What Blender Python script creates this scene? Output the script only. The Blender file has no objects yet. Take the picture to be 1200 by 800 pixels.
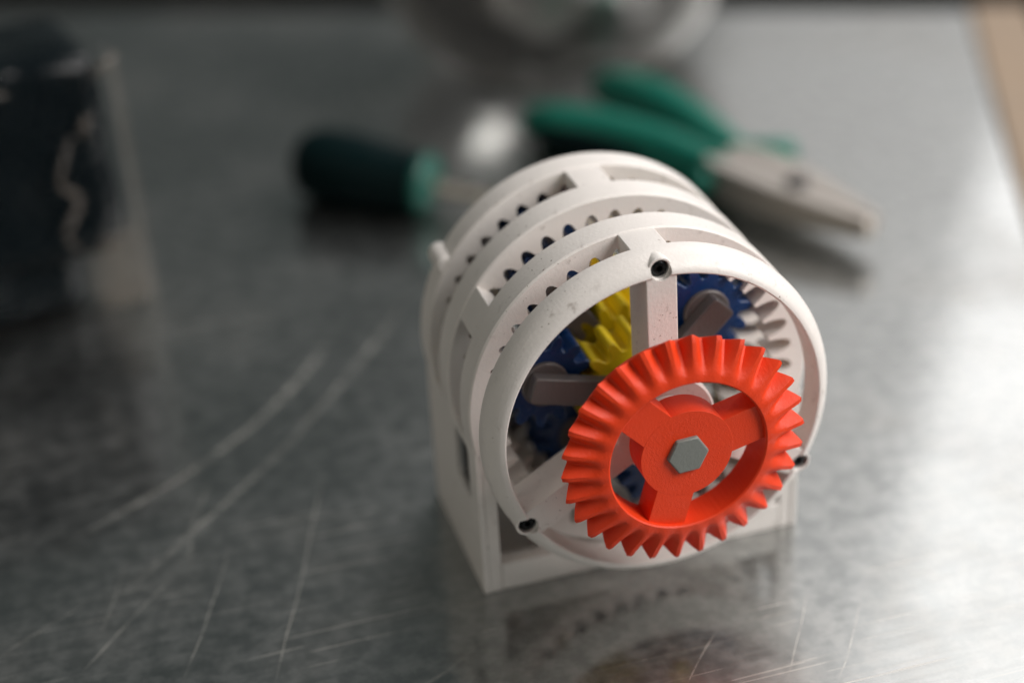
import bpy, bmesh, math, random
from mathutils import Vector, Matrix, noise

random.seed(7)
MM = 0.001
C = bpy.context.scene.collection
sc = bpy.context.scene

# ------------------------------------------------------------------ camera
cam_d = bpy.data.cameras.new('camera')
cam = bpy.data.objects.new('camera', cam_d); C.objects.link(cam)
sc.camera = cam
PITCH, YAW, ROLL = 0.5144, 0.2639, -0.0582
fw = Vector((math.sin(YAW)*math.cos(PITCH), math.cos(YAW)*math.cos(PITCH), -math.sin(PITCH)))
rt = Vector((math.cos(YAW), -math.sin(YAW), 0)); up = rt.cross(fw)
r2 = rt*math.cos(ROLL) + up*math.sin(ROLL); u2 = -rt*math.sin(ROLL) + up*math.cos(ROLL)
m = Matrix((r2, u2, -fw)).transposed().to_4x4()
m.translation = Vector((-122.65, -318.09, 268.01))*MM
cam.matrix_world = m
cam_d.sensor_width = 36.0
cam_d.lens = 1982.0/1200*36
cam_d.clip_start = 0.01; cam_d.clip_end = 60
cam_d.dof.use_dof = True
cam_d.dof.focus_distance = 0.3905
cam_d.dof.aperture_fstop = 59.46/15.5

# ------------------------------------------------------------------ world and lamps
w = bpy.data.worlds.new('World'); sc.world = w; w.use_nodes = True
bg = w.node_tree.nodes['Background']
bg.inputs[0].default_value = (0.88, 1.0, 0.97, 1); bg.inputs[1].default_value = 0.085

def area(name, loc, target, sx, sy, radiance, col):
    d = bpy.data.lights.new(name, 'AREA'); d.shape = 'RECTANGLE'; d.size = sx; d.size_y = sy
    d.energy = radiance*math.pi*sx*sy; d.color = col
    o = bpy.data.objects.new(name, d); C.objects.link(o); o.location = loc
    q = (Vector(target)-Vector(loc)).to_track_quat('-Z', 'Y'); o.rotation_euler = q.to_euler()
    return o
# the long window on the right of the bench, and a softer light high behind the camera
area('window_light', (1.479, 1.084, 1.86), (0.019, 0.484, 1.46), 1.8, 2.2, 2.65, (1.0, 0.965, 0.96))
area('window_light', (1.013, 2.217, 1.76), (-0.447, 1.617, 1.36), 0.64, 2.4, 0.74, (1.0, 0.955, 0.94))
area('room_light', (1.35, -0.78, 1.25), (0.0, 0.0, 0.05), 1.2, 1.2, 10.8, (1.0, 0.945, 0.91))

area('left_bounce_fill', (-1.35, -0.35, 0.95), (0.0, 0.0, 0.05), 1.2, 1.0, 0.8, (1.0, 0.86, 0.72))  # added warm fill, stands in for light bounced off the room at left

sc.view_settings.view_transform = 'Standard'
sc.view_settings.look = 'None'
sc.view_settings.exposure = 0.0
sc.view_settings.gamma = 1.0
sc.render.engine = 'CYCLES'
sc.cycles.use_denoising = True
sc.cycles.use_adaptive_sampling = True
sc.cycles.adaptive_threshold = 0.02
sc.cycles.max_bounces = 8
sc.cycles.diffuse_bounces = 4
sc.cycles.glossy_bounces = 4
sc.cycles.transmission_bounces = 8
sc.cycles.transparent_max_bounces = 16
sc.cycles.sample_clamp_indirect = 6.0

# ------------------------------------------------------------------ materials
class NT:
    def __init__(s, name):
        s.m = bpy.data.materials.new(name); s.m.use_nodes = True
        s.t = s.m.node_tree; s.p = s.t.nodes['Principled BSDF']; s.out = s.t.nodes['Material Output']
        s.tc = s.t.nodes.new('ShaderNodeTexCoord')
    def n(s, kind, **kw):
        x = s.t.nodes.new(kind)
        for k, v in kw.items(): setattr(x, k, v)
        return x
    def l(s, a, b): s.t.links.new(a, b)
    def val(s, inp, v):
        if isinstance(v, (int, float)): inp.default_value = v
        elif isinstance(v, (tuple, list)): inp.default_value = v
        else: s.l(v, inp)
    def math(s, op, a, b=0.0, c=None, clamp=False):
        x = s.n('ShaderNodeMath', operation=op, use_clamp=clamp)
        s.val(x.inputs[0], a); s.val(x.inputs[1], b)
        if c is not None: s.val(x.inputs[2], c)
        return x.outputs[0]
    def noise(s, scale, detail=3, rough=0.55, vec=None, stretch=None, rot=0.0):
        v = vec or s.tc.outputs['Object']
        if stretch:
            mp = s.n('ShaderNodeMapping'); mp.inputs['Scale'].default_value = stretch
            mp.inputs['Rotation'].default_value = (0, 0, rot)
            s.l(v, mp.inputs[0]); v = mp.outputs[0]
        x = s.n('ShaderNodeTexNoise'); s.l(v, x.inputs['Vector'])
        x.inputs['Scale'].default_value = scale; x.inputs['Detail'].default_value = detail; x.inputs['Roughness'].default_value = rough
        return x.outputs[0]
    def ramp(s, f, a, b, lo=0.0, hi=1.0):
        x = s.n('ShaderNodeMapRange', interpolation_type='SMOOTHSTEP')
        s.val(x.inputs[0], f); x.inputs[1].default_value = a; x.inputs[2].default_value = b
        x.inputs[3].default_value = lo; x.inputs[4].default_value = hi
        return x.outputs[0]
    def mix(s, f, a, b):
        x = s.n('ShaderNodeMix', data_type='RGBA'); s.val(x.inputs[0], f); s.val(x.inputs[6], a); s.val(x.inputs[7], b)
        return x.outputs[2]
    def bump(s, h, strength, dist):
        x = s.n('ShaderNodeBump'); x.inputs['Strength'].default_value = strength; x.inputs['Distance'].default_value = dist
        s.l(h, x.inputs['Height']); s.l(x.outputs[0], s.p.inputs['Normal']); return x

def c4(c): return (c[0], c[1], c[2], 1)

def printed(name, col, dirt=None, rough=0.45, grain=0.35, sss=0.0, layer=(60, 1500, 60), dirt_amt=0.0, spec=0.5, grain_scale=1):
    """3D-printed plastic: fine layer lines, grain, slight colour drift and some handling dirt"""
    t = NT(name); p = t.p
    big = t.noise(90, 3); base = t.mix(big, c4([x*0.93 for x in col]), c4([min(1, x*1.05) for x in col]))
    if dirt:
        d1 = t.noise(260, 6, 0.65); sp = t.ramp(d1, 0.57, 0.74)
        d2 = t.noise(1100, 2, 0.5); sp2 = t.ramp(d2, 0.70, 0.76)
        patch = t.ramp(t.noise(35, 2), 0.38, 0.62)
        f = t.math('MULTIPLY', t.math('MAXIMUM', t.math('MULTIPLY', sp, 0.55), sp2), patch)
        base = t.mix(t.math('MULTIPLY', f, dirt_amt), base, c4(dirt))
    t.l(base, p.inputs['Base Color'])
    p.inputs['Specular IOR Level'].default_value = spec
    rr = t.noise(300, 2); t.l(t.ramp(rr, 0.3, 0.7, rough-0.06, rough+0.08), p.inputs['Roughness'])
    h1 = t.noise(1, 2, 0.5, stretch=layer)
    h2 = t.noise(1300*grain_scale, 3, 0.6)
    h = t.math('ADD', t.math('MULTIPLY', h1, 0.6), t.math('MULTIPLY', h2, 0.7))
    t.bump(h, grain, 0.00022)
    if sss:
        p.inputs['Subsurface Weight'].default_value = sss
        p.inputs['Subsurface Radius'].default_value = (1.0, 0.6, 0.45)
        p.inputs['Subsurface Scale'].default_value = 0.0012
    return t.m

M = {}
M['white'] = printed('white_printed_plastic', (0.845, 0.81, 0.775), dirt=(0.17, 0.12, 0.08), rough=0.42, grain=0.5, dirt_amt=1.0)
M['red'] = printed('red_printed_plastic', (0.82, 0.052, 0.008), rough=0.46, spec=0.38, grain=0.6, layer=(1500, 40, 1500), grain_scale=3.0)
M['blue'] = printed('blue_printed_plastic', (0.001, 0.034, 0.140), rough=0.30, grain=0.35)
M['yellow'] = printed('yellow_printed_plastic', (0.93, 0.70, 0.012), rough=0.40, grain=0.30)
M['grey'] = printed('grey_printed_plastic', (0.125, 0.11, 0.108), rough=0.36, grain=0.6, layer=(900, 900, 40))
M['shaft_grey'] = printed('grey_green_shaft_plastic', (0.20, 0.215, 0.20), rough=0.42, grain=0.45, layer=(60, 60, 60))

def simple(name, col, rough=0.5, metal=0.0, vary=0.12, nscale=120, bump=0.15, coat=0.0):
    t = NT(name); p = t.p
    n = t.noise(nscale, 4)
    t.l(t.mix(n, c4([x*(1-vary) for x in col]), c4([min(1, x*(1+vary)) for x in col])), p.inputs['Base Color'])
    t.l(t.ramp(n, 0.3, 0.7, max(0.02, rough-0.07), rough+0.07), p.inputs['Roughness'])
    p.inputs['Metallic'].default_value = metal
    p.inputs['Coat Weight'].default_value = coat
    t.bump(t.noise(nscale*6, 3), bump, 0.0002)
    return t.m
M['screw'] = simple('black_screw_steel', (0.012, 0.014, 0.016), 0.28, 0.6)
M['green'] = simple('green_handle_rubber', (0.000, 0.150, 0.105), 0.42, bump=0.3)
M['dark_grip'] = simple('dark_green_handle_grip', (0.001, 0.009, 0.010), 0.45, bump=0.3)
M['dark_grip'].node_tree.nodes['Principled BSDF'].inputs['Specular IOR Level'].default_value = 0.12
M['steel'] = simple('plier_steel', (0.44, 0.405, 0.37), 0.36, 0.7)
M['collar'] = simple('dark_green_collar', (0.000, 0.075, 0.055), 0.45)
M['shank'] = simple('driver_shank_steel', (0.55, 0.53, 0.50), 0.28, 1.0)
M['black'] = simple('black_wrapped_plastic', (0.001, 0.004, 0.006), 0.28)
M['black'].node_tree.nodes['Principled BSDF'].inputs['Specular IOR Level'].default_value = 0.25
M['wood'] = simple('pale_wood_edging', (0.33, 0.245, 0.17), 0.6, vary=0.2, nscale=30)
M['floor'] = simple('dark_floor', (0.02, 0.018, 0.016), 0.8)
M['paper'] = simple('white_spool_plastic', (0.85, 0.85, 0.88), 0.5)

def clear_mat(name):
    # thin clear sheet: Fresnel reflection over see-through plastic
    t = NT(name)
    gl = t.n('ShaderNodeBsdfGlossy'); gl.inputs['Roughness'].default_value = 0.12
    tr = t.n('ShaderNodeBsdfTransparent'); tr.inputs[0].default_value = (0.98, 0.98, 0.975, 1)
    fr = t.n('ShaderNodeFresnel'); fr.inputs[0].default_value = 1.6
    bp = t.n('ShaderNodeBump'); bp.inputs['Strength'].default_value = 0.35; bp.inputs['Distance'].default_value = 0.004
    t.l(t.noise(28, 2), bp.inputs['Height']); t.l(bp.outputs[0], gl.inputs['Normal'])
    mx = t.n('ShaderNodeMixShader'); t.l(fr.outputs[0], mx.inputs[0])
    t.l(gl.outputs[0], mx.inputs[2])
    p = t.p; p.inputs['Base Color'].default_value = (0.93, 0.88, 0.82, 1); p.inputs['Roughness'].default_value = 0.2
    hz = t.n('ShaderNodeMixShader'); hz.inputs[0].default_value = 0.16     # slight haze in the plastic
    t.l(t.math('MULTIPLY_ADD', fr.outputs[0], 1.7, -0.07, clamp=True), hz.inputs[0])
    t.l(tr.outputs[0], hz.inputs[1]); t.l(p.outputs[0], hz.inputs[2])
    t.l(hz.outputs[0], mx.inputs[1]); t.l(mx.outputs[0], t.out.inputs[0])
    return t.m
M['clear'] = clear_mat('clear_plastic')

def film_mat(name, op):
    t = NT(name); p = t.p
    p.inputs['Base Color'].default_value = (0.02, 0.02, 0.02, 1); p.inputs['Roughness'].default_value = 0.12
    p.inputs['Specular IOR Level'].default_value = 0.9
    t.bump(t.noise(60, 3), 0.5, 0.003)
    tr = t.n('ShaderNodeBsdfTransparent'); mx = t.n('ShaderNodeMixShader'); mx.inputs[0].default_value = op
    t.l(tr.outputs[0], mx.inputs[1]); t.l(p.outputs[0], mx.inputs[2]); t.l(mx.outputs[0], t.out.inputs[0])
    return t.m
M['film'] = film_mat('clear_bag_film', 0.07)
M['glint_fold'] = film_mat('creased_glint_film', 0.28)
M['glint_fold'].node_tree.nodes['Principled BSDF'].inputs['Base Color'].default_value = (0.20, 0.17, 0.145, 1)  # beige put into the creases so they show as glints on the film
M['seam'] = film_mat('welded_bag_film', 0.05)
M['corner'] = film_mat('hazy_bag_corner', 0.09)
M['corner'].node_tree.nodes['Principled BSDF'].inputs['Base Color'].default_value = (0.55, 0.46, 0.37, 1)
M['seam'].node_tree.nodes['Principled BSDF'].inputs['Base Color'].default_value = (0.5, 0.43, 0.36, 1)

def circ3(a, b, c):
    ax, ay = a; bx, by = b; cx, cy = c
    d = 2*(ax*(by-cy)+bx*(cy-ay)+cx*(ay-by))
    if abs(d) < 1e-3: d = 1e-3
    ux = ((ax*ax+ay*ay)*(by-cy)+(bx*bx+by*by)*(cy-ay)+(cx*cx+cy*cy)*(ay-by))/d
    uy = ((ax*ax+ay*ay)*(cx-bx)+(bx*bx+by*by)*(ax-cx)+(cx*cx+cy*cy)*(bx-ax))/d
    return ux, uy, math.hypot(ax-ux, ay-uy)

# scratches worn into the sheet: three points each (mm on the bench), width mm, strength
SCRATCH = [
 ([(-53.5, 165.2), (-85.1, 121.6), (-141.9, 81.0)], 2.6, 0.6),
 ([(-24.3, 181.4), (-77.2, 107.4), (-130.1, 51.8)], 2.3, 0.5),
 ([(-71.7, 86.0), (-83.2, 49.8), (-99.1, 3.4)], 0.45, 0.9),
 ([(-101.0, 64.3), (-110.1, 38.6), (-119.7, 13.3)], 0.42, 0.8),
 ([(-118.2, 53.1), (-130.2, 39.8), (-143.2, 23.9)], 0.6, 0.6),
 ([(-128.7, 67.0), (-132.7, 52.7), (-138.2, 37.4)], 0.4, 0.5),
 ([(-138.5, 51.1), (-150.2, 44.4), (-163.2, 35.4)], 0.6, 0.5),
 ([(7.8, -16.0), (0.3, -23.5), (-7.3, -31.8)], 0.3, 0.9),
 ([(34.4, -9.7), (27.0, -21.4), (16.1, -37.5)], 0.3, 0.6),
 ([(-101.7, 95.7), (-110.1, 72.4), (-113.4, 57.2)], 1.0, 0.4),
 ([(-102.3, 16.0), (-92.5, 22.9), (-71.2, 29.7)], 0.4, 0.35),
 ([(45.2, -17.4), (38.3, -27.3), (27.3, -41.6)], 0.3, 0.6),
 ([(-146.3, 112.9), (-128.1, 125.1), (-105.7, 131.7)], 1.0, 0.25),
]
def sheet_mat():
    t = NT('galvanised_sheet'); p = t.p
    pos = t.tc.outputs['Object']
    p.inputs['Metallic'].default_value = 1.0
    wn = t.n('ShaderNodeTexNoise'); t.l(pos, wn.inputs['Vector']); wn.inputs['Scale'].default_value = 22; wn.inputs['Detail'].default_value = 2
    wm = t.n('ShaderNodeVectorMath', operation='MULTIPLY_ADD'); t.l(wn.outputs['Color'], wm.inputs[0]); wm.inputs[1].default_value = (0.003, 0.003, 0); t.l(pos, wm.inputs[2])
    sx = t.n('ShaderNodeSeparateXYZ'); t.l(wm.outputs[0], sx.inputs[0])
    tot = None
    brk = t.ramp(t.noise(90, 3, 0.7), 0.30, 0.60, 0.4, 1.0)
    for pts, wd, st in SCRATCH:
        cx, cy, R = circ3(*pts)
        dx = t.math('SUBTRACT', sx.outputs[0], (cx+1.5)*MM); dy = t.math('SUBTRACT', sx.outputs[1], (cy+1.5)*MM)
        dd = t.math('SQRT', t.math('ADD', t.math('MULTIPLY', dx, dx), t.math('MULTIPLY', dy, dy)))
        e = t.math('ABSOLUTE', t.math('SUBTRACT', dd, R*MM))
        band = t.ramp(e, 0.0, wd*MM, 1.0, 0.0)
        a, b = Vector(pts[0]), Vector(pts[2]); L = (b-a).length; ux, uy = (b-a)/L
        s_ = t.math('ADD', t.math('MULTIPLY', t.math('SUBTRACT', sx.outputs[0], a.x*MM), ux),
                    t.math('MULTIPLY', t.math('SUBTRACT', sx.outputs[1], a.y*MM), uy))
        ends = t.math('MULTIPLY', t.ramp(s_, -0.10*L*MM, 0.18*L*MM), t.ramp(s_, 0.75*L*MM, 1.08*L*MM, 1.0, 0.0))
        k = t.math('MULTIPLY', t.math('MULTIPLY', band, ends), st*(0.75 if wd < 0.7 else 1.0))
        tot = k if tot is None else t.math('MAXIMUM', tot, k)
    tot = t.math('MULTIPLY', tot, brk)
    smudge = t.noise(13, 3, 0.6)
    # many hair scratches in a few directions
    hair = None
    for rot, sc_, th in ((0.35, (14, 900, 1), 0.66), (-0.9, (18, 1100, 1), 0.68), (1.25, (12, 800, 1), 0.67)):
        h = t.ramp(t.noise(1, 1, 0.5, stretch=sc_, rot=rot), th, th+0.07)
        hair = h if hair is None else t.math('MAXIMUM', hair, h)
    hair = t.math('MULTIPLY', hair, t.ramp(smudge, 0.45, 0.62))
    scr = t.math('MAXIMUM', tot, t.math('MULTIPLY', hair, 0.45))
    # zinc spangle, brushed streaks and smudges
    spang = t.noise(170, 3, 0.6)
    streak = t.noise(1, 2, 0.65, stretch=(40, 520, 1), rot=0.436)
    base = t.mix(t.ramp(spang, 0.35, 0.68), (0.385, 0.40, 0.395, 1), (0.47, 0.48, 0.47, 1))
    base = t.mix(t.math('MULTIPLY', t.ramp(smudge, 0.50, 0.70), 0.30), base, (0.30, 0.29, 0.27, 1))
    base = t.mix(t.math('MULTIPLY', scr, 0.75), base, (0.92, 0.86, 0.78, 1))
    t.l(base, p.inputs['Base Color'])
    r = t.math('ADD', t.ramp(spang, 0.3, 0.7, 0.055, 0.10), t.ramp(streak, 0.35, 0.68, 0.0, 0.06))
    r = t.math('ADD', r, t.ramp(smudge, 0.42, 0.68, 0.0, 0.07))
    r = t.math('ADD', r, t.math('MULTIPLY', scr, 0.38))
    t.l(r, p.inputs['Roughness'])
    # a second, duller lobe: oxide and dirt on the zinc
    p2 = t.n('ShaderNodeBsdfPrincipled'); p2.inputs['Metallic'].default_value = 1.0
    t.l(base, p2.inputs['Base Color']); t.l(t.math('ADD', r, 0.31), p2.inputs['Roughness'])
    mx = t.n('ShaderNodeMixShader'); t.l(t.math('ADD', t.ramp(smudge, 0.35, 0.65, 0.28, 0.44), t.ramp(spang, 0.3, 0.7, 0.0, 0.14)), mx.inputs[0])
    t.l(p.outputs[0], mx.inputs[1]); t.l(p2.outputs[0], mx.inputs[2]); t.l(mx.outputs[0], t.out.inputs[0])
    h = t.math('ADD', t.math('MULTIPLY', spang, 0.5), t.math('MULTIPLY', streak, 0.35))
    bn = t.bump(h, 0.06, 0.0002); t.l(bn.outputs[0], p2.inputs['Normal'])
    return t.m
M['sheet'] = sheet_mat()

# ------------------------------------------------------------------ mesh helpers (coordinates in mm, world axes)
def empty(name, loc, label=None, cat=None, rot=(0, 0, 0)):
    o = bpy.data.objects.new(name, None); C.objects.link(o)
    o.location = Vector(loc)*MM; o.rotation_euler = rot; o.empty_display_size = 0.02
    if label: o['label'] = label; o['category'] = cat
    return o

def wloc(o):
    v = Vector((0, 0, 0))
    while o is not None: v += o.location; o = o.parent
    return v

def finish(me, angle=35):
    bm = bmesh.new(); bm.from_mesh(me)
    bmesh.ops.recalc_face_normals(bm, faces=bm.faces)
    for f in bm.faces: f.smooth = True
    for e in bm.edges:
        if len(e.link_faces) == 2 and e.calc_face_angle(0) > math.radians(angle): e.smooth = False
    bm.to_mesh(me); bm.free()

def obj(name, vf, mat, parent=None, origin=None, angle=35, bevel=0.0, seg=2, subsurf=0):
    """one mesh object from (verts, faces) in world mm; its origin sits at the middle of its own bounds"""
    vs, fs = vf
    vs = [Vector(v) for v in vs]
    if origin is None:
        lo = Vector((min(v.x for v in vs), min(v.y for v in vs), min(v.z for v in vs)))
        hi = Vector((max(v.x for v in vs), max(v.y for v in vs), max(v.z for v in vs)))
        origin = (lo+hi)/2
    origin = Vector(origin)
    me = bpy.data.meshes.new(name)
    me.from_pydata([(v-origin)*MM for v in vs], [], fs)
    finish(me, angle)
    me.materials.append(M[mat])
    o = bpy.data.objects.new(name, me); C.objects.link(o)
    o.parent = parent
    o.location = origin*MM - (wloc(parent) if parent else Vector((0, 0, 0)))
    if bevel:
        b = o.modifiers.new('bevel', 'BEVEL'); b.width = bevel*MM; b.segments = seg; b.limit_method = 'ANGLE'; b.angle_limit = math.radians(38)
        b.harden_normals = False
    if subsurf:
        s_ = o.modifiers.new('subsurf', 'SUBSURF'); s_.levels = subsurf; s_.render_levels = subsurf
    return o

def join(*parts):
    V, F = [], []
    for vs, fs in parts:
        n = len(V); V += list(vs); F += [tuple(i+n for i in f) for f in fs]
    return V, F

def prism(poly, a, b, to):
    """extrude a 2-D polygon between depths a and b; to(u, v, depth) gives the point"""
    n = len(poly)
    V = [to(u, v, a) for u, v in poly] + [to(u, v, b) for u, v in poly]
    F = [tuple(range(n)), tuple(range(2*n-1, n-1, -1))]
    F += [(i, (i+1) % n, n+(i+1) % n, n+i) for i in range(n)]
    return V, F

def box(x0, x1, y0, y1, z0, z1):
    return prism([(x0, z0), (x1, z0), (x1, z1), (x0, z1)], y0, y1, lambda u, v, d: (u, d, v))

H = 51.25          # height of the gearbox axis above the bench
def ax(u, v, s): return (u, s, H+v)      # gearbox plane coordinates: u right, v up, s back along the axis

def lathe(profile, n=128, closed=True, a0=0.0):
    """turn (r, s) points about the gearbox axis"""
    V, F = [], []; k = len(profile)
    for i in range(n):
        a = a0+2*math.pi*i/n; c, s_ = math.cos(a), math.sin(a)
        V += [ax(r*c, r*s_, s) for r, s in profile]
    for i in range(n):
        j = (i+1) % n
        for q in range(k if closed else k-1):
            p_ = (q+1) % k
            F.append((i*k+q, j*k+q, j*k+p_, i*k+p_))
    if not closed:
        if profile[0][0] > 1e-6: F.append(tuple(i*k for i in range(n)))
        if profile[-1][0] > 1e-6: F.append(tuple(i*k+k-1 for i in range(n))[::-1])
    return V, F

def zlathe(profile, cx, cy, n=64, closed=False):
    V, F = [], []; k = len(profile)
    for i in range(n):
        a = 2*math.pi*i/n; c, s_ = math.cos(a), math.sin(a)
        V += [(cx+r*c, cy+r*s_, z) for r, z in profile]
    for i in range(n):
        j = (i+1) % n
        for q in range(k if closed else k-1):
            p_ = (q+1) % k
            F.append((i*k+q, j*k+q, j*k+p_, i*k+p_))
    if not closed:
        F.append(tuple(i*k for i in range(n))); F.append(tuple(i*k+k-1 for i in range(n))[::-1])
    return V, F

def cut(o, cutters):
    """subtract cutter meshes from o and keep only the result"""
    for vf in cutters:
        c = obj('cutter', vf, 'white')
        b = o.modifiers.new('cut', 'BOOLEAN'); b.operation = 'DIFFERENCE'; b.solver = 'EXACT'; b.object = c
        bpy.context.view_layer.update()
        dg = bpy.context.evaluated_depsgraph_get()
        me = bpy.data.meshes.new_from_object(o.evaluated_get(dg))
        o.modifiers.clear(); o.data = me; me.name = o.name
        bpy.data.objects.remove(c)
    finish(o.data, 32)

def bar(ang, r0, r1, width, s0, s1, off=0.0, round_end=0.0):
    """a radial bar at angle ang (degrees) between radii r0 and r1"""
    a = math.radians(ang); d = (math.cos(a), math.sin(a)); n_ = (-d[1], d[0])
    h = width/2
    if round_end:
        q = round_end
        pts = [(r0, -h), (r1-q, -h), (r1-q*0.3, -h+q*0.3), (r1, -h+q), (r1, h-q), (r1-q*0.3, h-q*0.3), (r1-q, h), (r0, h)]
    else:
        pts = [(r0, -h), (r1, -h), (r1, h), (r0, h)]
    poly = [(d[0]*r+n_[0]*(t+off), d[1]*r+n_[1]*(t+off)) for r, t in pts]
    return prism(poly, s0, s1, ax)

def arc_block(a0, a1, r0, r1, s0, s1, n=8):
    """a block that follows the ring, between angles a0 and a1"""
    V, F = [], []
    for i in range(n+1):
        a = math.radians(a0+(a1-a0)*i/n); c, s_ = math.cos(a), math.sin(a)
        for r, s in ((r0, s0), (r1, s0), (r1, s1), (r0, s1)): V.append(ax(r*c, r*s_, s))
    for i in range(n):
        for q in range(4):
            p_ = (q+1) % 4; F.append((4*i+q, 4*(i+1)+q, 4*(i+1)+p_, 4*i+p_))
    F.append((0, 1, 2, 3)); F.append((4*n+3, 4*n+2, 4*n+1, 4*n))
    return V, F

def tooth(x, half=0.34):
    x = x-math.floor(x); x = min(x, 1-x)/half
    return 0.0 if x >= 1 else (1-x**2.2)**0.72

def gear_poly(n, root, tip, per=12):
    return [((root+(tip-root)*tooth(i/per))*math.cos(2*math.pi*i/(n*per)), (root+(tip-root)*tooth(i/per))*math.sin(2*math.pi*i/(n*per))) for i in range(n*per)]

def resample(pts, n):
    P = [Vector(p) for p in pts]; out = []
    m_ = len(P)-1
    for i in range(n):
        t = i/(n-1)*m_; k = min(int(t), m_-1); t -= k
        p0, p1, p2, p3 = P[max(k-1, 0)], P[k], P[k+1], P[min(k+2, m_)]
        out.append(0.5*((2*p1)+(-p0+p2)*t+(2*p0-5*p1+4*p2-p3)*t*t+(-p0+3*p1-3*p2+p3)*t**3))
    return out

def sweep(path, radii, n=24, seg=16, power=2.4):
    """tube along path with (horizontal, vertical) half sizes; rounded-box section"""
    P = resample(path, n); R = resample([(a, b, 0) for a, b in radii], n)
    V, F = [], []
    for i, p_ in enumerate(P):
        d = (P[min(i+1, n-1)]-P[max(i-1, 0)]).normalized()
        side = d.cross(Vector((0, 0, 1))).normalized(); upv = side.cross(d)
        for j in range(seg):
            a = 2*math.pi*j/seg; c, s_ = math.cos(a), math.sin(a)
            c = math.copysign(abs(c)**(2/power), c); s_ = math.copysign(abs(s_)**(2/power), s_)
            V.append(p_+side*(c*R[i].x)+upv*(s_*R[i].y))
    for i in range(n-1):
        for j in range(seg):
            k = (j+1) % seg; F.append((i*seg+j, i*seg+k, (i+1)*seg+k, (i+1)*seg+j))
    F.append(tuple(range(seg))); F.append(tuple((n-1)*seg+j for j in range(seg))[::-1])
    return V, F

def dup(o, parent, loc=None, roty=None, name=None):
    c = o.copy(); C.objects.link(c); c.parent = parent
    if loc is not None: c.location = loc
    if roty is not None: c.rotation_euler = (0, roty, 0)
    return c

# ------------------------------------------------------------------ setting: bench and floor
TA = math.radians(-25.0)
def tb(x, y): return (x*math.cos(TA)-y*math.sin(TA), x*math.sin(TA)+y*math.cos(TA))
def slab(x0, x1, y0, y1, z0, z1):
    return prism([tb(x0, y0), tb(x1, y0), tb(x1, y1), tb(x0, y1)], z0, z1, lambda u, v, d: (u, v, d))
bench = obj('workbench', slab(-1300, 112.4, -900, 452, -1.5, 0), 'sheet', origin=(0, 0, 0)); bench['kind'] = 'structure'
obj('wood_edging', slab(114, 141, -900, 462, -26, -0.4), 'wood', bench, bevel=1.0)
obj('wood_edging', slab(-1300, 113.4, 453.4, 461, -26, -3.0), 'wood', bench, bevel=1.0)
obj('bench_board', slab(-1299, 112, -899, 440, -24, -1.7), 'wood', bench)
fl = obj('floor', ([(-6000, -6000, -800), (6000, -6000, -800), (6000, 6000, -800), (-6000, 6000, -800)], [(0, 1, 2, 3)]), 'floor')
fl['kind'] = 'structure'

# ------------------------------------------------------------------ gearbox
gb = empty('planetary_gearbox', (0, 41, 0), 'white plastic planetary gearbox with a large red gear on its front', 'gearbox')

# front ring: rounded outer edge, thin wall
prof = [(39.6, 0.15), (39.9, 0.0), (40.5, 0.12), (41.3, 0.65), (42.1, 1.5), (42.9, 2.6), (43.5, 3.8), (43.85, 5.0), (44.0, 6.3)]
prof += [(44.0, 8.0), (43.7, 8.45), (40.2, 8.45), (39.5, 7.9), (39.5, 0.4)]
ring = obj('front_ring', lathe(prof, 180), 'white', gb, origin=ax(0, 0, 4))
ANG = (91.0, 211.0, 331.0)
SCR = 40.9
def bore(a, s0=-3, R=2.5):
    ca, sa = SCR*math.cos(math.radians(a)), SCR*math.sin(math.radians(a))
    return prism([(ca+R*math.cos(2*math.pi*i/32), sa+R*math.sin(2*math.pi*i/32)) for i in range(32)], s0, 4.8, ax)
cut(ring, [bore(a) for a in ANG])

for a in ANG:
    po = obj('post', bar(a, 10, 40.6, 7.5, 0.45, 12.2), 'white', gb, bevel=0.3)
    cut(po, [bore(a)])
obj('bearing_hub', lathe([(5.9, 0.4), (12.2, 0.4), (12.8, 1.0), (12.8, 12.6), (5.9, 12.6)], 72), 'white', gb)
obj('spacer_collar', lathe([(5.8, -5.3), (8.0, -5.3), (8.0, 0.2), (5.8, 0.2)], 48), 'white', gb)
# screws in the counterbores
def screw_vf(cx, cz, s):
    pr = [(0.75, s+1.4), (0.75, s+0.05), (1.1, s), (1.6, s+0.15), (2.1, s+0.6), (2.1, s+3.0)]
    V, F = [], []; n = 24; k = len(pr)
    for i in range(n):
        a = 2*math.pi*i/n
        V += [ax(cx+r*math.cos(a), cz+r*math.sin(a), q) for r, q in pr]
    for i in range(n):
        j = (i+1) % n
        for q in range(k-1): F.append((i*k+q, j*k+q, j*k+q+1, i*k+q+1))
    F.append(tuple(i*k for i in range(n)))
    F.append(tuple(i*k+k-1 for i in range(n))[::-1])
    return V, F
def seat_vf(cx, cz, r0, r1, s0, s1, n=32):
    V, F = [], []
    for i in range(n):
        a = 2*math.pi*i/n
        for q, z in ((r0, s1), (r0, s0+0.15), (r0+0.15, s0), (r1-0.15, s0), (r1, s0+0.15), (r1, s1)): V.append(ax(cx+q*math.cos(a), cz+q*math.sin(a), z))
    for i in range(n):
        j = (i+1) % n
        for q in range(6): F.append((i*6+q, j*6+q, j*6+(q+1) % 6, i*6+(q+1) % 6))
    return V, F
for a in ANG:
    obj('screw_seat', seat_vf(SCR*math.cos(math.radians(a)), SCR*math.sin(math.radians(a)), 2.3, 2.95, 1.35, 4.7), 'white', gb)
    obj('screw', screw_vf(SCR*math.cos(math.radians(a)), SCR*math.sin(math.radians(a)), 1.75), 'screw', gb)

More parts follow.
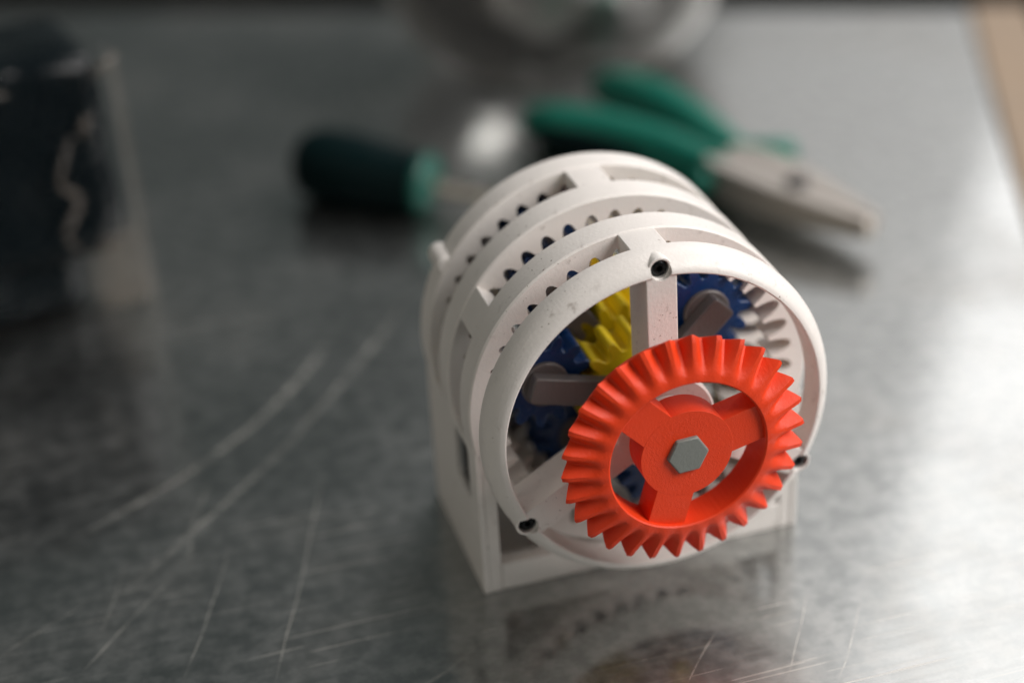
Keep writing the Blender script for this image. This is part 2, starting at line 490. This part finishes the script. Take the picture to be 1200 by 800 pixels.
# three ring gears with 40 inner teeth each
def ring_gear_vf(s0, s1, n=40, per=12, tip=34.6, root=40.2, R=44.0, phase=0.0):
    N = n*per; V, F = [], []; c_ = 0.45
    for i in range(N):
        a = 2*math.pi*(i/N)+phase
        r = root-(root-tip)*(1-tooth(i/per+0.5, 0.40)) if True else 0
        c, s_ = math.cos(a), math.sin(a)
        for q, z in ((r, s0), (R-c_, s0), (R, s0+c_), (R, s1-c_), (R-c_, s1), (r, s1)): V.append(ax(q*c, q*s_, z))
    k = 6
    for i in range(N):
        j = (i+1) % N
        for q in range(k):
            p_ = (q+1) % k; F.append((i*k+q, j*k+q, j*k+p_, i*k+p_))
    return V, F
RS = ((17.0, 25.7), (36.6, 45.7), (56.5, 64.7))
for k, (s0, s1) in enumerate(RS):
    obj('ring_gear', ring_gear_vf(s0, s1, phase=math.radians((3.0, 3.0, 3.4)[k])), 'white', gb, angle=40)

# bridges between the rings
for s0, s1, base_a in ((8.2, 17.3, 91), (25.4, 36.9, 149), (45.4, 56.8, 91)):
    for k in range(3):
        a = base_a+120*k
        obj('bridge', arc_block(a-6, a+6, 38.9, 43.75, s0, s1), 'white', gb, bevel=0.3)
# back plate with its hub and the little lug seen at its left
obj('back_plate', lathe([(20, 64.5), (43.2, 64.5), (43.2, 66.4), (20, 66.4)], 96), 'white', gb)
la = math.radians(149)
lc = (43.2*math.cos(la), 43.2*math.sin(la))
obj('lug', prism([(lc[0]+2.9*math.cos(2*math.pi*i/20), lc[1]+2.9*math.sin(2*math.pi*i/20)) for i in range(20)], 57.0, 67.0, ax), 'white', gb, bevel=0.8)

# stand: two side walls with a rounded slot, front and back frames
stand = obj('stand', box(-38.1, 38.1, 22.2, 60.0, 0.0, 3.0), 'white', gb)
def side_wall(sgn):
    outer = [(17.0, 0.0), (64.9, 0.0), (64.9, 42.0), (17.0, 42.0)]
    slot = []
    for cx, cz, a0 in ((35.3, 26.5, -90), (35.3, 38.0, 0), (26.2, 38.0, 90), (26.2, 26.5, 180)):
        for i in range(7):
            a = math.radians(a0+90*i/6); slot.append((cx+2.0*math.cos(a), cz+2.0*math.sin(a)))
    bm = bmesh.new()
    def loop(pts, x): return [bm.verts.new((x, p_[0], p_[1])) for p_ in pts]
    x0, x1 = sgn*43.15, sgn*41.6
    caps = []
    for x in (x0, x1):
        o_, s_ = loop(outer, x), loop(slot, x)
        es = [bm.edges.new((l_[i], l_[(i+1) % len(l_)])) for l_ in (o_, s_) for i in range(len(l_))]
        bmesh.ops.triangle_fill(bm, use_beauty=True, edges=es)
        caps.append((o_, s_))
    for a, b in zip(*caps):
        for i in range(len(a)):
            j = (i+1) % len(a); bm.faces.new((a[i], a[j], b[j], b[i]))
    bm.verts.index_update()
    V = [v.co.copy() for v in bm.verts]; F = [tuple(v.index for v in f.verts) for f in bm.faces]; bm.free()
    return V, F
for sgn in (-1, 1):
    obj('side_wall', side_wall(sgn), 'white', stand, bevel=0.2)
    for s0, s1 in ((17.2, 21.8), (60.2, 64.6)):
        obj('frame_post', box(*sorted((sgn*41.5, sgn*38.3)), s0, s1, 0.0, 41.0), 'white', stand, bevel=0.2)
obj('slot_shade_plate', box(-41.4, -40.2, 23.8, 37.6, 24.0, 40.0), 'screw', stand)  # dark plate added behind the left slot so the opening looks shaded
for s0, s1 in ((17.2, 21.8), (60.2, 64.6)):
    obj('frame_bar', box(-38.2, 38.2, s0, s1, 0.0, 7.9), 'white', stand, bevel=0.25)

# planetary stages: sun, three planets, three-armed carrier
planet_me = None; sun_me = None
NP, NS = 13, 16
def stage(s, arm0, spin, sun0, sun1):
    global planet_me, sun_me
    # carrier
    car = obj('carrier', lathe([(4.0, s-5.0), (8.6, s-5.0), (9.2, s-4.4), (9.2, s-0.8), (4.0, s-0.8)], 36), 'grey', gb)
    for k in range(3):
        a = math.radians(arm0+120*k)
        obj('arm', bar(arm0+120*k, 7.0, 29.6, 7.0, s-4.6, s-0.9, round_end=0.9), 'grey', car, bevel=0.4)
        px, pz = 25.0*math.cos(a), 25.0*math.sin(a)
        obj('pin', prism([(px+6.0*math.cos(2*math.pi*i/28), pz+6.0*math.sin(2*math.pi*i/28)) for i in range(28)], s-0.95, s+2.4, ax), 'grey', car, bevel=0.5)
        if planet_me is None:
            o = obj('planet_gear', prism([(u, v) for u, v in gear_poly(NP, 9.0, 12.5)], 0, 9.6, lambda u, v, d: (u, d, v)), 'blue', gb, origin=(0, 0, 0), bevel=0.35, angle=45)
            planet_me = o
        else:
            o = dup(planet_me, gb)
        o.location = Vector(ax(px, pz, s+0.2))*MM-wloc(gb)
        o.rotation_euler = (0, math.radians(spin+37*k), 0)
    if sun_me is None:
        o = obj('sun_gear', prism(gear_poly(NS, 12.3, 16.0), 0, 10.0, lambda u, v, d: (u, d, v)), 'yellow', gb, origin=(0, 0, 0), bevel=0.5, angle=45)
        sun_me = o
    else:
        o = dup(sun_me, gb)
    o.scale = (1, (sun1-sun0)/10.0, 1); o.location = Vector(ax(0, 0, sun0))*MM-wloc(gb); o.rotation_euler = (0, math.radians(-95.5-(spin-4)*1.3), 0)
stage(18.4, 45, 4, 17.6, 28.0)
stage(37.6, 8, 11, 33.0, 48.0)
stage(57.0, 115, 19, 52.0, 68.0)

# hexagonal drive shaft
HX = [(5.15*math.cos(math.radians(3+60*i)), 5.15*math.sin(math.radians(3+60*i))) for i in range(6)]
obj('hex_shaft', prism(HX, -14.3, 16.0, ax), 'shaft_grey', gb, bevel=0.4)

# red bevel gear
def bevel_gear_vf(n=30, per=14, nr=9, ph=0.0):
    XS = (0.0, 0.085, 0.17, 0.26, 0.35, 0.44, 0.5, 0.56, 0.65, 0.74, 0.83, 0.915)
    per = len(XS); N = n*per; V, F = [], []
    toe_c, heel_c = (21.3, -14.5), (30.3, -12.0)
    toe_r, heel_r = (21.3, -14.4), (28.0, -9.2)
    cols = nr+5
    rng = random.Random(3)
    jit = [rng.uniform(-0.25, 0.25) for _ in range(n)]
    for i in range(N):
        x = XS[i % per]
        y = min(x, 1-x)/0.5
        wv = 1.0 if y <= 0.171 else max(0.0, 1.0-((y-0.17)/0.71)**1.08)   # 1 on the crest, 0 in the groove
        a = 2*math.pi*((i//per)+x)/n+ph; c, s_ = math.cos(a), math.sin(a)
        pr = []
        for q in range(nr):
            t = q/(nr-1)
            cr = (toe_c[0]+(heel_c[0]-toe_c[0])*t, toe_c[1]+(heel_c[1]-toe_c[1])*t)
            rr = (toe_r[0]+(heel_r[0]-toe_r[0])*t, toe_r[1]+(heel_r[1]-toe_r[1])*t)
            pr.append((rr[0]+(cr[0]-rr[0])*wv+jit[i//per]*wv*t, rr[1]+(cr[1]-rr[1])*wv))
        pr[-1] = (pr[-1][0]-0.15*wv, pr[-1][1]+0.35*wv)
        pr += [(26.6, -6.3), (25.8, -5.9), (19.25, -5.9), (19.25, -14.3), (19.6, -14.6)]
        V += [ax(r*c, r*s_, s) for r, s in pr]
    for i in range(N):
        j = (i+1) % N
        for q in range(cols):
            p_ = (q+1) % cols; F.append((i*cols+q, j*cols+q, j*cols+p_, i*cols+p_))
    return V, F
red = obj('bevel_gear', bevel_gear_vf(ph=math.radians(2)), 'red', gb, angle=30, origin=ax(0, 0, -6))
hubp = [(math.cos(2*math.pi*i/64)*11.4, math.sin(2*math.pi*i/64)*11.4) for i in range(64)]
obj('hub', prism(hubp, -13.3, -5.5, ax), 'red', red, bevel=0.08)
for a in (14, 134, 254):
    obj('spoke', bar(a, 6.0, 19.6, 9.4, -13.27, -6.1), 'red', red, bevel=0.08)

# ------------------------------------------------------------------ screwdriver
sd = empty('screwdriver', (-20, 262, 0), 'screwdriver with a thick dark green handle lying behind the gearbox', 'screwdriver')
A = Vector((-40.5, 281.0, 14.2)); D = Vector((0.757, -0.654, -0.055)).normalized()
def along(ds): return [A+D*d for d in ds]
obj('handle', sweep(along((0, 1.5, 5, 14, 26, 38, 47, 52)), [(5, 5), (9.5, 9.5), (12.6, 12.6), (13.8, 13.8), (13.6, 13.6), (12.4, 12.4), (11.6, 11.6), (11.4, 11.4)], 36, 24, 2.2), 'dark_grip', sd)
obj('collar', sweep(along((52, 53.5, 55.5, 57.5, 58.5)), [(11.2, 11.2), (11.6, 11.6), (10.6, 10.6), (7.6, 7.6), (4.5, 4.5)], 16, 24, 2.0), 'collar', sd)
obj('end_cap', sweep(along((-2.5, -2, 0, 1.2)), [(2, 2), (4, 4), (6, 6), (9, 9)], 8, 24, 2.0), 'green', sd)
obj('shank', sweep(along((57, 90, 124, 128)), [(3.6, 3.6), (3.6, 3.6), (3.6, 3.6), (2.6, 2.6)], 10, 16, 2.0), 'shank', sd)

# ------------------------------------------------------------------ pliers
pl = empty('pliers', (108, 210, 0), 'pliers with green handles and steel jaws lying behind the gearbox', 'pliers')
obj('handle', sweep([(56, 293, 10), (63, 282, 10), (78, 264, 10.5), (91, 243, 11), (99, 222, 11.5), (104, 208, 12)],
    [(6, 6.5), (8.6, 9.5), (9.0, 9.9), (8.4, 9.2), (7.4, 8.2), (5.8, 7)], 30, 18), 'green', pl)
obj('handle', sweep([(94, 317, 10), (99, 306, 10.2), (106, 285, 10.8), (111, 260, 11.2), (113, 236, 11.5), (114, 217, 12)],
    [(6, 6.5), (9, 9.6), (10, 10.4), (9, 9.6), (7.6, 8.2), (5.8, 7)], 30, 18), 'green', pl)
obj('finger_guard', sweep([(111, 226, 11.5), (119, 221, 12.2), (127, 217, 13), (135, 215.5, 13.6)], [(6, 6.6), (5.8, 6), (5.6, 5.6), (4.2, 4.2)], 14, 14), 'green', pl)
obj('finger_guard', sweep([(102, 216, 11.5), (97, 208, 12), (92, 202, 12.4)], [(5, 6), (4.6, 5), (3.4, 3.6)], 12, 14), 'green', pl)
J0 = Vector((107, 211)); JD = Vector((0.405, -0.914)); JN = Vector((0.914, 0.405))
def jaw(half):
    poly = [(-4, 0.2), (-6, 8.6), (2, 12.0), (14, 13.0), (28, 12.4), (45, 9.2), (60, 6.0), (66, 4.2), (67.5, 0.2)]
    pts = [(J0+JD*d+JN*(n_*half)) for d, n_ in poly]
    V, F = [], []
    n_ = len(pts)
    for lvl, (zf, inset) in enumerate(((0, 0), (1, 0))):
        for (d, _), p_ in zip(poly, pts):
            t = max(0, (d-20)/47); z0, z1 = 6.0+1.2*t, 19.0-4.2*t
            V.append((p_.x, p_.y, z0 if zf == 0 else z1))
    F = [tuple(range(n_)), tuple(range(2*n_-1, n_-1, -1))]+[(i, (i+1) % n_, n_+(i+1) % n_, n_+i) for i in range(n_)]
    return V, F
obj('jaw', jaw(1), 'steel', pl, bevel=1.2)
obj('jaw', jaw(-1), 'steel', pl, bevel=1.2)
pc = J0+JD*32
obj('pivot', zlathe([(4.2, 16.0), (4.2, 18.3), (3.4, 18.8)], pc.x, pc.y, 28), 'screw', pl)
obj('grip_inlay', sweep([(55, 287, 7.5), (61, 276, 8), (73.5, 259, 8.5), (84, 241, 9)], [(3, 4), (5.6, 6.4), (5.6, 6.4), (3.4, 4)], 20, 14), 'dark_grip', pl)

# ------------------------------------------------------------------ clear bowl and the white spool in it
BC = (97, 388)
bowl = [(0.01, 2.2), (40, 2.2), (47, 4), (56, 11), (65, 24), (73, 42), (79, 62), (83, 80), (85.5, 82), (88, 80.5), (84, 61), (78, 40.5), (70, 22.5), (60.5, 9), (50, 1.5), (45, 0.0), (0.01, 0.0)]
bo = obj('clear_bowl', zlathe(bowl, BC[0], BC[1], 96), 'clear', angle=50)
bo['label'] = 'clear plastic bowl standing at the back of the bench'; bo['category'] = 'bowl'
tm = obj('clear_cup', zlathe([(0.01, 7.4), (12.5, 7.4), (13.5, 9), (16, 38), (17.2, 39.6), (18.6, 39.6), (19, 38), (16.4, 5.6), (14, 4.4), (0.01, 4.4)], BC[0]-5, BC[1]-4, 48), 'clear', angle=50)
tm['label'] = 'small clear cup standing inside the clear bowl'; tm['category'] = 'cup'
sp = obj('white_spool', zlathe([(8, 8.2), (16, 8.2), (16, 11), (10.5, 11.5), (10.5, 29), (16, 29.5), (16, 32), (8, 32)], BC[0]+24, BC[1]-12, 40, closed=True), 'paper', bevel=0.4)
sp['label'] = 'small white spool inside the clear bowl'; sp['category'] = 'spool'

# ------------------------------------------------------------------ clear bag with a black part at the left
ex = Vector((-0.981, -0.192, 0)); ey = Vector((-0.192, 0.981, 0)); B0 = Vector((-104.5, 211.0, 0))
def bagp(u, v, z): return B0+ex*u+ey*v+Vector((0, 0, z))
def rounded_block(u0, u1, v0, v1, z0, z1, n, amp, seed, rnd, wr=0.05):
    """a dense block with rounded, crumpled faces"""
    V, F, idx = [], [], {}
    nu, nv, nz = n
    def vid(i, j, k):
        key = (i, j, k)
        if key not in idx:
            p_ = Vector((u0+(u1-u0)*i/nu, v0+(v1-v0)*j/nv, z0+(z1-z0)*k/nz))
            q = Vector((min(max(p_.x, u0+rnd), u1-rnd), min(max(p_.y, v0+rnd), v1-rnd), min(max(p_.z, z0+rnd), z1-rnd)))
            d = p_-q
            if d.length > 1e-6: p_ = q+d.normalized()*rnd if d.length > rnd else p_
            o_ = noise.noise_vector(p_*wr+Vector((seed, 0, 0)))*amp
            if p_.z < z0+1.0: o_.z = abs(o_.z)*0.15
            p_ = p_+o_
            p_.z = max(p_.z, z0)
            idx[key] = len(V); V.append(bagp(p_.x, p_.y, p_.z))
        return idx[key]
    for i in range(nu):
        for j in range(nv):
            F.append((vid(i, j, 0), vid(i, j+1, 0), vid(i+1, j+1, 0), vid(i+1, j, 0)))
            F.append((vid(i, j, nz), vid(i+1, j, nz), vid(i+1, j+1, nz), vid(i, j+1, nz)))
    for i in range(nu):
        for k in range(nz):
            F.append((vid(i, 0, k), vid(i+1, 0, k), vid(i+1, 0, k+1), vid(i, 0, k+1)))
            F.append((vid(i, nv, k), vid(i, nv, k+1), vid(i+1, nv, k+1), vid(i+1, nv, k)))
    for j in range(nv):
        for k in range(nz):
            F.append((vid(0, j, k), vid(0, j, k+1), vid(0, j+1, k+1), vid(0, j+1, k)))
            F.append((vid(nu, j, k), vid(nu, j+1, k), vid(nu, j+1, k+1), vid(nu, j, k+1)))
    return V, F
bag = obj('clear_plastic_bag', rounded_block(0, 118, 0, 62, 0.0, 92, (40, 22, 32), 2.6, 3.0, 3.0, 0.06), 'film', angle=180)
bag['label'] = 'clear plastic bag standing at the left edge of the bench'; bag['category'] = 'plastic bag'
obj('seam', prism([(-0.6, -0.6), (3.0, -1.2), (3.0, 0.4), (0.6, 1.2)], 0.0, 91, lambda u, v, d: tuple(bagp(u, v, d))), 'seam', bag)
for pts, rad in (([(19, -1.5, 66), (25, -2.2, 52), (20, -2.4, 45), (26, -2.0, 34), (23, -1.5, 27)], 1.3), ([(12, -1.2, 72), (14, -1.6, 69), (15, -1.2, 65)], 1.5),
                 ([(0, -1.2, 90), (5, -1.8, 87), (9, -1.2, 84)], 1.4), ([(36, -1.2, 84), (44, -1.8, 86), (52, -1.2, 84)], 1.4)):
    obj('glint_fold', sweep([tuple(bagp(*q)) for q in pts], [(rad*0.4, rad*0.4), (rad, rad), (rad*0.4, rad*0.4)], 24, 10, 2.0), 'glint_fold', bag)
obj('corner_fold', rounded_block(0.8, 17, 1, 18, 0.5, 27, (8, 8, 10), 1.5, 2.0, 3.0, 0.08), 'corner', bag, angle=180)
blk = empty('black_part', tuple(bagp(60, 31, 0)), 'black part packed inside the clear plastic bag at left', 'machine part')
obj('body', rounded_block(5, 110, 4, 56, 20.0, 90, (24, 12, 20), 2.0, 9.0, 6.0, 0.05), 'black', blk, angle=180)
obj('foot', rounded_block(20, 104, 7, 52, 1.0, 30, (20, 12, 10), 1.5, 5.0, 6.0, 0.05), 'black', blk, angle=180)
